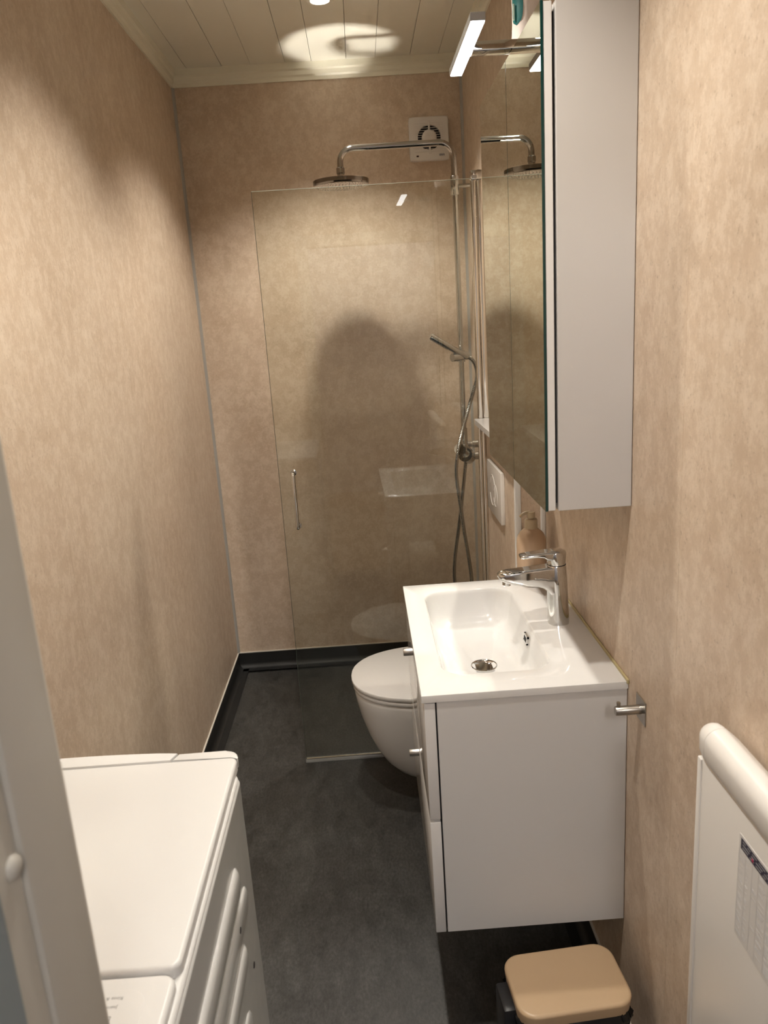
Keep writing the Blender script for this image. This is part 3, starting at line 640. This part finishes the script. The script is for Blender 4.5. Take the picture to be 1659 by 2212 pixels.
for z in (1.034, 0.860):
    b = B(); b.lathe([(0.0, -0.007), (0.0095, -0.007), (0.0105, -0.006), (0.0105, 0.0)], (hx, hy - 0.003, z), 'y', 18); b.build('handle_washer', CHROME, sd)
b = B(); b.box(XH - 0.002, XH + 0.012, YG - 0.012, YG + 0.012, BZ + 0.0, ZG1 - 0.004, 0.004, 3); b.box(XH + 0.014, XH + 0.032, YG - 0.014, YG + 0.014, BZ + 0.0, ZG1 - 0.004, 0.005, 3); b.build('upper_post', ALU, sd)
b = B(); b.box(XH - 0.003, XH + 0.033, YG - 0.015, YG + 0.015, ZG1 - 0.004, ZG1 + 0.022, 0.004, 3); b.build('post_cap', CHROME, sd)
b = B(); b.box(XH - 0.003, XH + 0.007, YG - 0.010, YG + 0.010, 0.0, BZ - 0.001, 0.003, 3); b.box(XH + 0.008, BX - 0.001, YG - 0.014, YG + 0.012, 0.0, BZ - 0.001, 0.004, 3); b.build('lower_post', ALU, sd)
gl(XH + 0.032, W, 0.003, BZ + 0.02, ZG1).build('fixed_pane', GLASS, sd, smooth=False)
b = B(); b.prism([(YG - 0.013, 0.0008), (YG - 0.012, 0.006), (YG - 0.005, 0.0135), (YG + 0.004, 0.0135), (YG + 0.006, 0.006), (YG + 0.013, 0.004), (YG + 0.013, 0.0008)], xg - 0.003, XH, 'x'); b.build('threshold_rail', plain('translucent rail', (0.17, 0.17, 0.16), 0.12), sd)

# ------------------------------------------------------------------ shower column
SY = 2.84; RX = 1.006
sc = thing('shower_column', 'chrome shower column with round rain head', 'shower', (RX, SY, 0.95))
b = B(); b.tube([(RX, SY, 1.012), (RX, SY, 1.075)], 0.0125, 18); b.tube([(RX, SY, 1.07), (RX, SY, 1.93)], 0.0095, 18); b.build('riser_pipe', CHROME_S, sc)
AZ = 2.056
pa = [(RX, SY, 1.90), (RX, SY, AZ - 0.052)] + [(RX - 0.05 + 0.05 * math.cos(math.radians(a)), SY, AZ - 0.05 + 0.05 * math.sin(math.radians(a))) for a in range(0, 91, 10)] + \
     [(0.617 + 0.045, SY, AZ)] + [(0.617 + 0.045 - 0.045 * math.sin(math.radians(a)), SY, AZ - 0.045 + 0.045 * math.cos(math.radians(a))) for a in range(10, 91, 10)] + [(0.617, SY, 1.99)]
b = B(); b.tube(pa, 0.0105, 18); b.build('overhead_arm', CHROME_S, sc)
b = B(); b.lathe([(0.0, 0.0), (0.0135, 0.0), (0.0145, 0.002), (0.0145, 0.060), (0.0135, 0.062), (0.0, 0.062)], (RX, SY, 1.886), 'z', 24); b.build('sleeve', CHROME_S, sc)
b = B(); b.tube([(RX, SY, 1.915), (W - 0.004, SY, 1.915)], 0.0065, 14); b.lathe([(0.016, 0.0), (0.016, 0.006), (0.012, 0.010)], (W - 0.010, SY, 1.915), 'x', 20); b.build('wall_bracket', CHROME_S, sc)
hc = (0.6155, SY)
b = B(); b.lathe([(0.0, 1.936), (0.090, 1.936), (0.0945, 1.938), (0.0965, 1.942), (0.0965, 1.9545), (0.0, 1.9545)], (hc[0], hc[1], 0), 'z', 64)
hd = b.build('rain_head', plain('darkened chrome head', (0.30, 0.285, 0.27), 0.12, 1.0), sc, angle=20)  # head chrome darkened to imitate the dark surroundings it mirrors
b = B(); b.lathe([(0.0, 1.9545), (0.0963, 1.9545), (0.0963, 1.9555), (0.0, 1.9555)], (hc[0], hc[1], 0), 'z', 64); b.build('top_plate', CHROME_F, hd, smooth=False)  # top surface split off and brightened to strengthen its reflection on the ceiling
b = B(); b.lathe([(0.017, 1.955), (0.017, 1.967), (0.0125, 1.970), (0.0125, 1.976), (0.0145, 1.978), (0.0145, 1.994), (0.0115, 1.997)], (0.6165, SY, 0), 'z', 24); b.build('swivel_joint', CHROME_S, hd)
b = B()
for k in range(1, 8):
    n = 6 * k
    for j in range(n):
        a = 2 * PI * j / n + 0.1 * k; b.lathe([(0.0016, 0.0), (0.001, -0.0012), (0.0, -0.0012)], (hc[0] + 0.0118 * k * math.cos(a), SY + 0.0118 * k * math.sin(a), 1.9362), 'z', 6)
tag(b.build('nozzles', plain('pale nozzles', (0.34, 0.32, 0.30), 0.4), hd), kind='stuff')
# slider / hand shower holder
b = B(); b.tube([(0.970, SY - 0.030, 1.336), (1.030, SY + 0.004, 1.338)], 0.0150, 22); b.build('slider', CHROME_S, sc)
b = B(); b.lathe([(0.0145, -0.02), (0.0145, 0.02)], (RX, SY, 1.338), 'z', 20); b.build('slider_clamp', CHROME_S, sc)
# mixer
b = B(); b.tube([(0.978, SY - 0.055, 1.010), (0.982, SY - 0.050, 1.006), (1.012, SY + 0.0, 0.980)], 0.020, 20)
mx_ = b.build('mixer_body', CHROME_S, sc)
b = B(); b.tube([(0.985, SY - 0.075, 1.005), (1.004, SY - 0.035, 0.985)], [0.017, 0.021], 20); b.tube([(1.000, SY - 0.060, 0.985), (1.018, SY - 0.02, 0.968)], 0.026, 22); b.build('temperature_knob', CHROME_S, mx_)
b = B(); b.tube([(1.004, SY, 1.012), (1.012, SY - 0.02, 0.985)], [0.012, 0.022], 18); b.build('diverter', CHROME_S, mx_)
for z, y in ((1.008, SY + 0.03), (0.972, SY - 0.02)):
    b = B(); b.tube([(1.010, y, z), (1.040, y, z)], 0.011, 18); b.tube([(1.040, y, z), (1.066, y, z)], 0.0145, 18); b.tube([(1.066, y, z), (W - 0.002, y, z)], 0.018, 20); b.build('inlet_union', CHROME_S, mx_)
# hand shower with hose
hs = thing('hand_shower', 'chrome stick hand shower with hanging metal hose', 'hand shower', (0.95, SY - 0.03, 1.35))
b = B(); p0, p1 = Vector((1.026, SY - 0.012, 1.333)), Vector((0.893, SY - 0.055, 1.418))
b.tube([p0, p0.lerp(p1, 0.06), p0.lerp(p1, 0.3), p0.lerp(p1, 0.97), p1], [0.0085, 0.0105, 0.0108, 0.0112, 0.0098], 18); st = b.build('handset', CHROME_S, hs)
b = B(); d = (p1 - p0).normalized(); dn_ = Vector((-0.42, -0.45, -0.79)); dn_ = (dn_ - d * dn_.dot(d)).normalized()
for k in range(14):
    for s in (-1, 0, 1):
        c = p0.lerp(p1, 0.52 + 0.034 * k) + dn_ * 0.0108 + d.cross(dn_) * 0.003 * s; b.tube([c, c + dn_ * 0.0025], 0.0011, 6)
tag(b.build('spray_nozzles', NOZZ, st), kind='stuff')
hp = spline([(1.026, SY - 0.012, 1.333), (1.040, SY - 0.008, 1.328), (1.055, SY - 0.006, 1.305), (1.060, SY - 0.008, 1.265), (1.047, SY - 0.010, 1.215), (1.021, SY - 0.018, 1.140), (0.985, SY - 0.055, 1.044), (0.964, SY - 0.075, 0.952), (0.964, SY - 0.075, 0.880), (0.973, SY - 0.072, 0.800), (0.985, SY - 0.065, 0.690), (1.000, SY - 0.055, 0.580), (1.008, SY - 0.05, 0.500), (1.006, SY - 0.045, 0.430), (0.985, SY - 0.04, 0.385), (0.962, SY - 0.04, 0.400), (0.948, SY - 0.04, 0.450), (0.943, SY - 0.04, 0.520), (0.950, SY - 0.04, 0.600), (0.970, SY - 0.035, 0.716), (0.990, SY - 0.025, 0.840), (1.003, SY - 0.015, 0.925), (1.008, SY - 0.008, 0.965)], 26)
# resample evenly and corrugate
Lh = [0.0]
for a, c in zip(hp[:-1], hp[1:]): Lh.append(Lh[-1] + (c - a).length)
step = 0.0030; N = int(Lh[-1] / step); rs = []; j = 0
for k in range(N + 1):
    s = k * step
    while j < len(Lh) - 2 and Lh[j + 1] < s: j += 1
    u = (s - Lh[j]) / max(1e-9, Lh[j + 1] - Lh[j]); rs.append(hp[j].lerp(hp[j + 1], min(1, u)))
b = B(); b.tube(rs, [0.0064 if k % 2 else 0.0076 for k in range(len(rs))], 10); b.build('hose', CHROME_D, hs, angle=25)

# ------------------------------------------------------------------ exhaust fan
FX0, FX1, FZ0, FZ1 = 0.885, 1.037, 2.067, 2.2225; FCX, FCZ = 0.962, 2.149
ef = thing('exhaust_fan', 'white square exhaust fan on the shower wall', 'fan', (0.961, YB, FZ0))
# front plate with round opening: loft from outer edge to circle
ANG = [2 * PI * k / 56 for k in range(56)]; fcx0, fcz0 = (FX0 + FX1) / 2, (FZ0 + FZ1) / 2
def fsq(ins):
    out = []
    for a in ANG:
        c, q = math.cos(a), math.sin(a); r = 1.0 / (abs(c) ** 22 + abs(q) ** 22) ** (1 / 22)
        out.append((fcx0 + ((FX1 - FX0) / 2 - ins) * r * c, fcz0 + ((FZ1 - FZ0) / 2 - ins) * r * q))
    return out
pl = fsq(0.0); pi_ = fsq(0.003)
def fc(r, y): return [(FCX + r * math.cos(a), y, FCZ + r * math.sin(a)) for a in ANG]
b = B(); b.loft([[(x, YB, z) for x, z in pl], [(x, YB - 0.019, z) for x, z in pl], [(x, YB - 0.022, z) for x, z in pi_], fc(0.0445, YB - 0.0215), fc(0.0445, YB - 0.006)], cap0=True, cap1=False); b.build('housing', FANW, ef, angle=40)
b = B(); b.lathe([(0.0, -0.004), (0.046, -0.004), (0.046, -0.002)], (FCX, YB, FCZ), 'y', 32); b.build('dark_duct', DARK, ef)
b = B(); b.lathe([(0.0, -0.0285), (0.012, -0.0280), (0.022, -0.0262), (0.0272, -0.0232), (0.0285, -0.0200), (0.0285, -0.005)], (FCX, YB, FCZ), 'y', 32); b.build('hub', FANW, ef, angle=60)
for k in range(-6, 7):
    z = FCZ + k * 0.0083
    hw = 0.055
    b = B(); b.box(FCX - hw, FCX + hw, YB - 0.0230, YB - 0.0212, z - 0.0009, z + 0.0009, 0.0004, 1); b.build('slat', FANW, ef)
for z0, z1 in ((FCZ - 0.058, FCZ - 0.026), (FCZ + 0.026, FCZ + 0.058)):
    b = B(); b.box(FCX - 0.0036, FCX + 0.0036, YB - 0.0250, YB - 0.020, z0, z1, 0.0012, 2); b.build('spine', FANW, ef)
b = B(); b.box(FX0 + 0.024, FX0 + 0.033, YB - 0.0228, YB - 0.0215, FZ0 + 0.0135, FZ0 + 0.0195); b.build('indicator_window', plain('dark red window', (0.03, 0.006, 0.006), 0.3), ef)
b = B(); b.box(FX1 - 0.040, FX1 - 0.0195, YB - 0.0225, YB - 0.0215, FZ0 + 0.0140, FZ0 + 0.0225); pt_ = b.build('name_plate', plain('grey name plate', (0.45, 0.45, 0.47), 0.3), ef)
b = B(); text_bm(b, 'ebart', 0.0092, (FX1 - 0.0390, YB - 0.0227, FZ0 + 0.0157), (1, 0, 0), (0, 0, 1)); b.build('name_print', NAVY, pt_, smooth=False)

# ------------------------------------------------------------------ hook beside the vanity
hk = thing('wall_hook', 'brushed steel wall hook beside the vanity cabinet', 'hook', (W, 1.224, 0.79))
b = B(); b.box(W - 0.0022, W, 1.2015, 1.2475, 0.767, 0.813, 0.0008, 1); b.build('plate', STEEL, hk)
b = B(); b.tube([(W - 0.002, 1.2245, 0.790), (W - 0.046, 1.2245, 0.790), (W - 0.0475, 1.2245, 0.790)], [0.0085, 0.0085, 0.0075], 20); b.build('peg', STEEL, hk)
b = B(); b.tube([(W - 0.0415, 1.2245, 0.794), (W - 0.0415, 1.2245, 0.8065)], 0.0035, 12); b.build('pin', STEEL, hk)

# ------------------------------------------------------------------ panel heater
HX = 1.043; HY1, HY0 = 0.874, 0.47; HZ0, HZ1 = 0.36, 0.955
he = thing('panel_heater', 'white electric panel heater on the right wall', 'heater', (1.07, 0.67, HZ0))
b = B(); b.box(HX, W - 0.018, HY0, HY1, HZ0, 0.921, 0.004, 3); b.build('front_panel', HEATW, he)
def topprof():
    return [(W - 0.006, 0.925), (W - 0.006, 0.940), (W - 0.014, 0.951), (HX + 0.024, 0.966)] + arc(HX + 0.016, 0.948, 0.0205, 75, 180, 8) + [(HX - 0.0040, 0.930), (HX - 0.001, 0.9225)]
b = B(); pf = topprof(); b.loft([[(x, y, z) for x, z in pf] for y in (HY0, HY1 - 0.022)]); b.build('top_vent', HEATW, he, angle=40)
ccx, ccz = W - 0.03, 0.936
L = [[(x, HY1 - 0.0215, z) for x, z in pf]]
for k in range(1, 7):
    a = math.radians(90 * k / 6); s = math.cos(a) * 0.85 + 0.15; L.append([(ccx + (x - ccx) * s, HY1 - 0.0215 + 0.040 * math.sin(a), ccz + (z - ccz) * s) for x, z in pf])
b = B(); b.loft(L); b.build('end_cap', HEATW, he, angle=60)
b = B(); b.box(HX - 0.002, HX + 0.004, HY1 - 0.010, HY1 + 0.001, HZ0, 0.919, 0.002, 2); b.build('end_rail', HEATW, he)
for z in (0.45, 0.85):
    b = B(); b.box(W - 0.019, W, 0.60, 0.66, z - 0.02, z + 0.02); b.build('wall_mount', STEEL, he)
# rating sticker: printed side faces -x
SX = HX - 0.0004; sy1, sy0, sz1, sz0 = 0.760, 0.600, 0.889, 0.752
b = B(); b.box(SX, HX + 0.0002, sy0, sy1, sz0, sz1); stk = b.build('sticker', PAPER, he, smooth=False)
b = B(); b.box(SX - 0.0002, SX, sy0, sy1 - 0.004, sz1 - 0.0175, sz1 - 0.0035)
b.build('sticker_header', NAVY, stk, smooth=False)
b = B()
for zz in (sz1 - 0.0065, sz1 - 0.0105, sz1 - 0.0145):
    y = sy1 - 0.008
    while y > sy0 + 0.01:
        l = random.uniform(0.006, 0.016); b.box(SX - 0.0003, SX - 0.0001, y - l, y, zz - 0.0005, zz + 0.0005); y -= l + 0.004
b.build('header_print', INKL, stk, smooth=False)
b = B(); b.box(SX - 0.0004, SX - 0.0001, 0.727, 0.7305, sz1 - 0.0150, sz1 - 0.0115); b.build('pink_mark', PINK, stk, smooth=False)
b = B()
cols = [(0.758, 0.745), (0.742, 0.731), (0.727, 0.716), (0.713, 0.697), (0.694, 0.655), (0.652, 0.61)]
for ci, (ya, yb_) in enumerate(cols):
    z = sz1 - 0.021
    while z > sz0 + 0.006:
        if ci == 2 and random.random() < 0.9: z -= 0.004; continue
        for q in range(random.randint(1, 4) if ci < 4 else random.randint(3, 7)):
            if z < sz0 + 0.004: break
            l = (ya - yb_) * random.uniform(0.55, 1.0) if ci != 1 else (ya - yb_) * random.uniform(0.3, 0.6)
            b.box(SX - 0.0002, SX, ya - l, ya, z - 0.0003, z + 0.0003); z -= 0.0019
        z -= random.uniform(0.003, 0.007) if ci < 4 else 0.003
    b.box(SX - 0.00015, SX, ya + 0.0013, ya + 0.0016, sz0 + 0.003, sz1 - 0.019)
b.build('sticker_print', INKL, stk, smooth=False)

# ------------------------------------------------------------------ pedal bin
bn = thing('pedal_bin', 'beige pedal bin with black liner under the vanity edge', 'waste bin', (0.945, 1.168, 0))
def bl(x0, x1, y0, y1, r, z, tx=0, n=7): return [(0.945 + x, 1.168 + y, z + tx * x) for x, y in rrect(x0, x1, y0, y1, r, n)]
b = B(); b.loft([bl(-0.083, 0.083, -0.052, 0.052, 0.028, 0.012), bl(-0.095, 0.095, -0.062, 0.062, 0.03, 0.24)]); b.build('body', BINB, bn, angle=50)
b = B(); b.loft([bl(-0.088, 0.088, -0.056, 0.056, 0.028, 0.0), bl(-0.088, 0.088, -0.056, 0.056, 0.028, 0.016)]); b.build('base_ring', BLACKP, bn)
# liner overhang, crumpled
L = []
for z, g in ((0.262, -0.004), (0.256, 0.005), (0.244, 0.010), (0.232, 0.009), (0.222, 0.007)):
    ring = bl(-0.097 - g, 0.097 + g, -0.064 - g, 0.064 + g, 0.032, z, n=14)
    L.append([(x + random.uniform(-0.0035, 0.0035), y + random.uniform(-0.0035, 0.0035), zz + random.uniform(-0.005, 0.004)) for x, y, zz in ring])
b = B(); b.loft(L, False, False); b.build('bin_liner', BAG, bn, angle=180)
b = B()
L = [bl(-0.105, 0.105, -0.070, 0.070, 0.034, 0.251)]
for k in range(0, 7):
    a = math.radians(90 * k / 6); i = 0.007 * (1 - math.cos(a)); L.append(bl(-0.107 + i, 0.107 - i, -0.072 + i, 0.072 - i, 0.034 - i * 0.8, 0.2725 + 0.006 * math.sin(a)))
L.append(bl(-0.07, 0.07, -0.04, 0.04, 0.02, 0.2800))
b.loft(L); b.build('lid', BINW, bn, angle=60)
b = B(); b.box(0.945 - 0.128, 0.945 - 0.098, 1.168 - 0.032, 1.168 + 0.034, 0.02, 0.258, 0.006, 2); b.build('hinge_housing', BLACKP, bn)
b = B(); b.box(0.945 + 0.09, 0.945 + 0.125, 1.168 - 0.02, 1.168 + 0.02, 0.008, 0.016, 0.003, 2); b.build('pedal', BLACKP, bn)
bn.rotation_euler = (0, 0, math.radians(4.5))
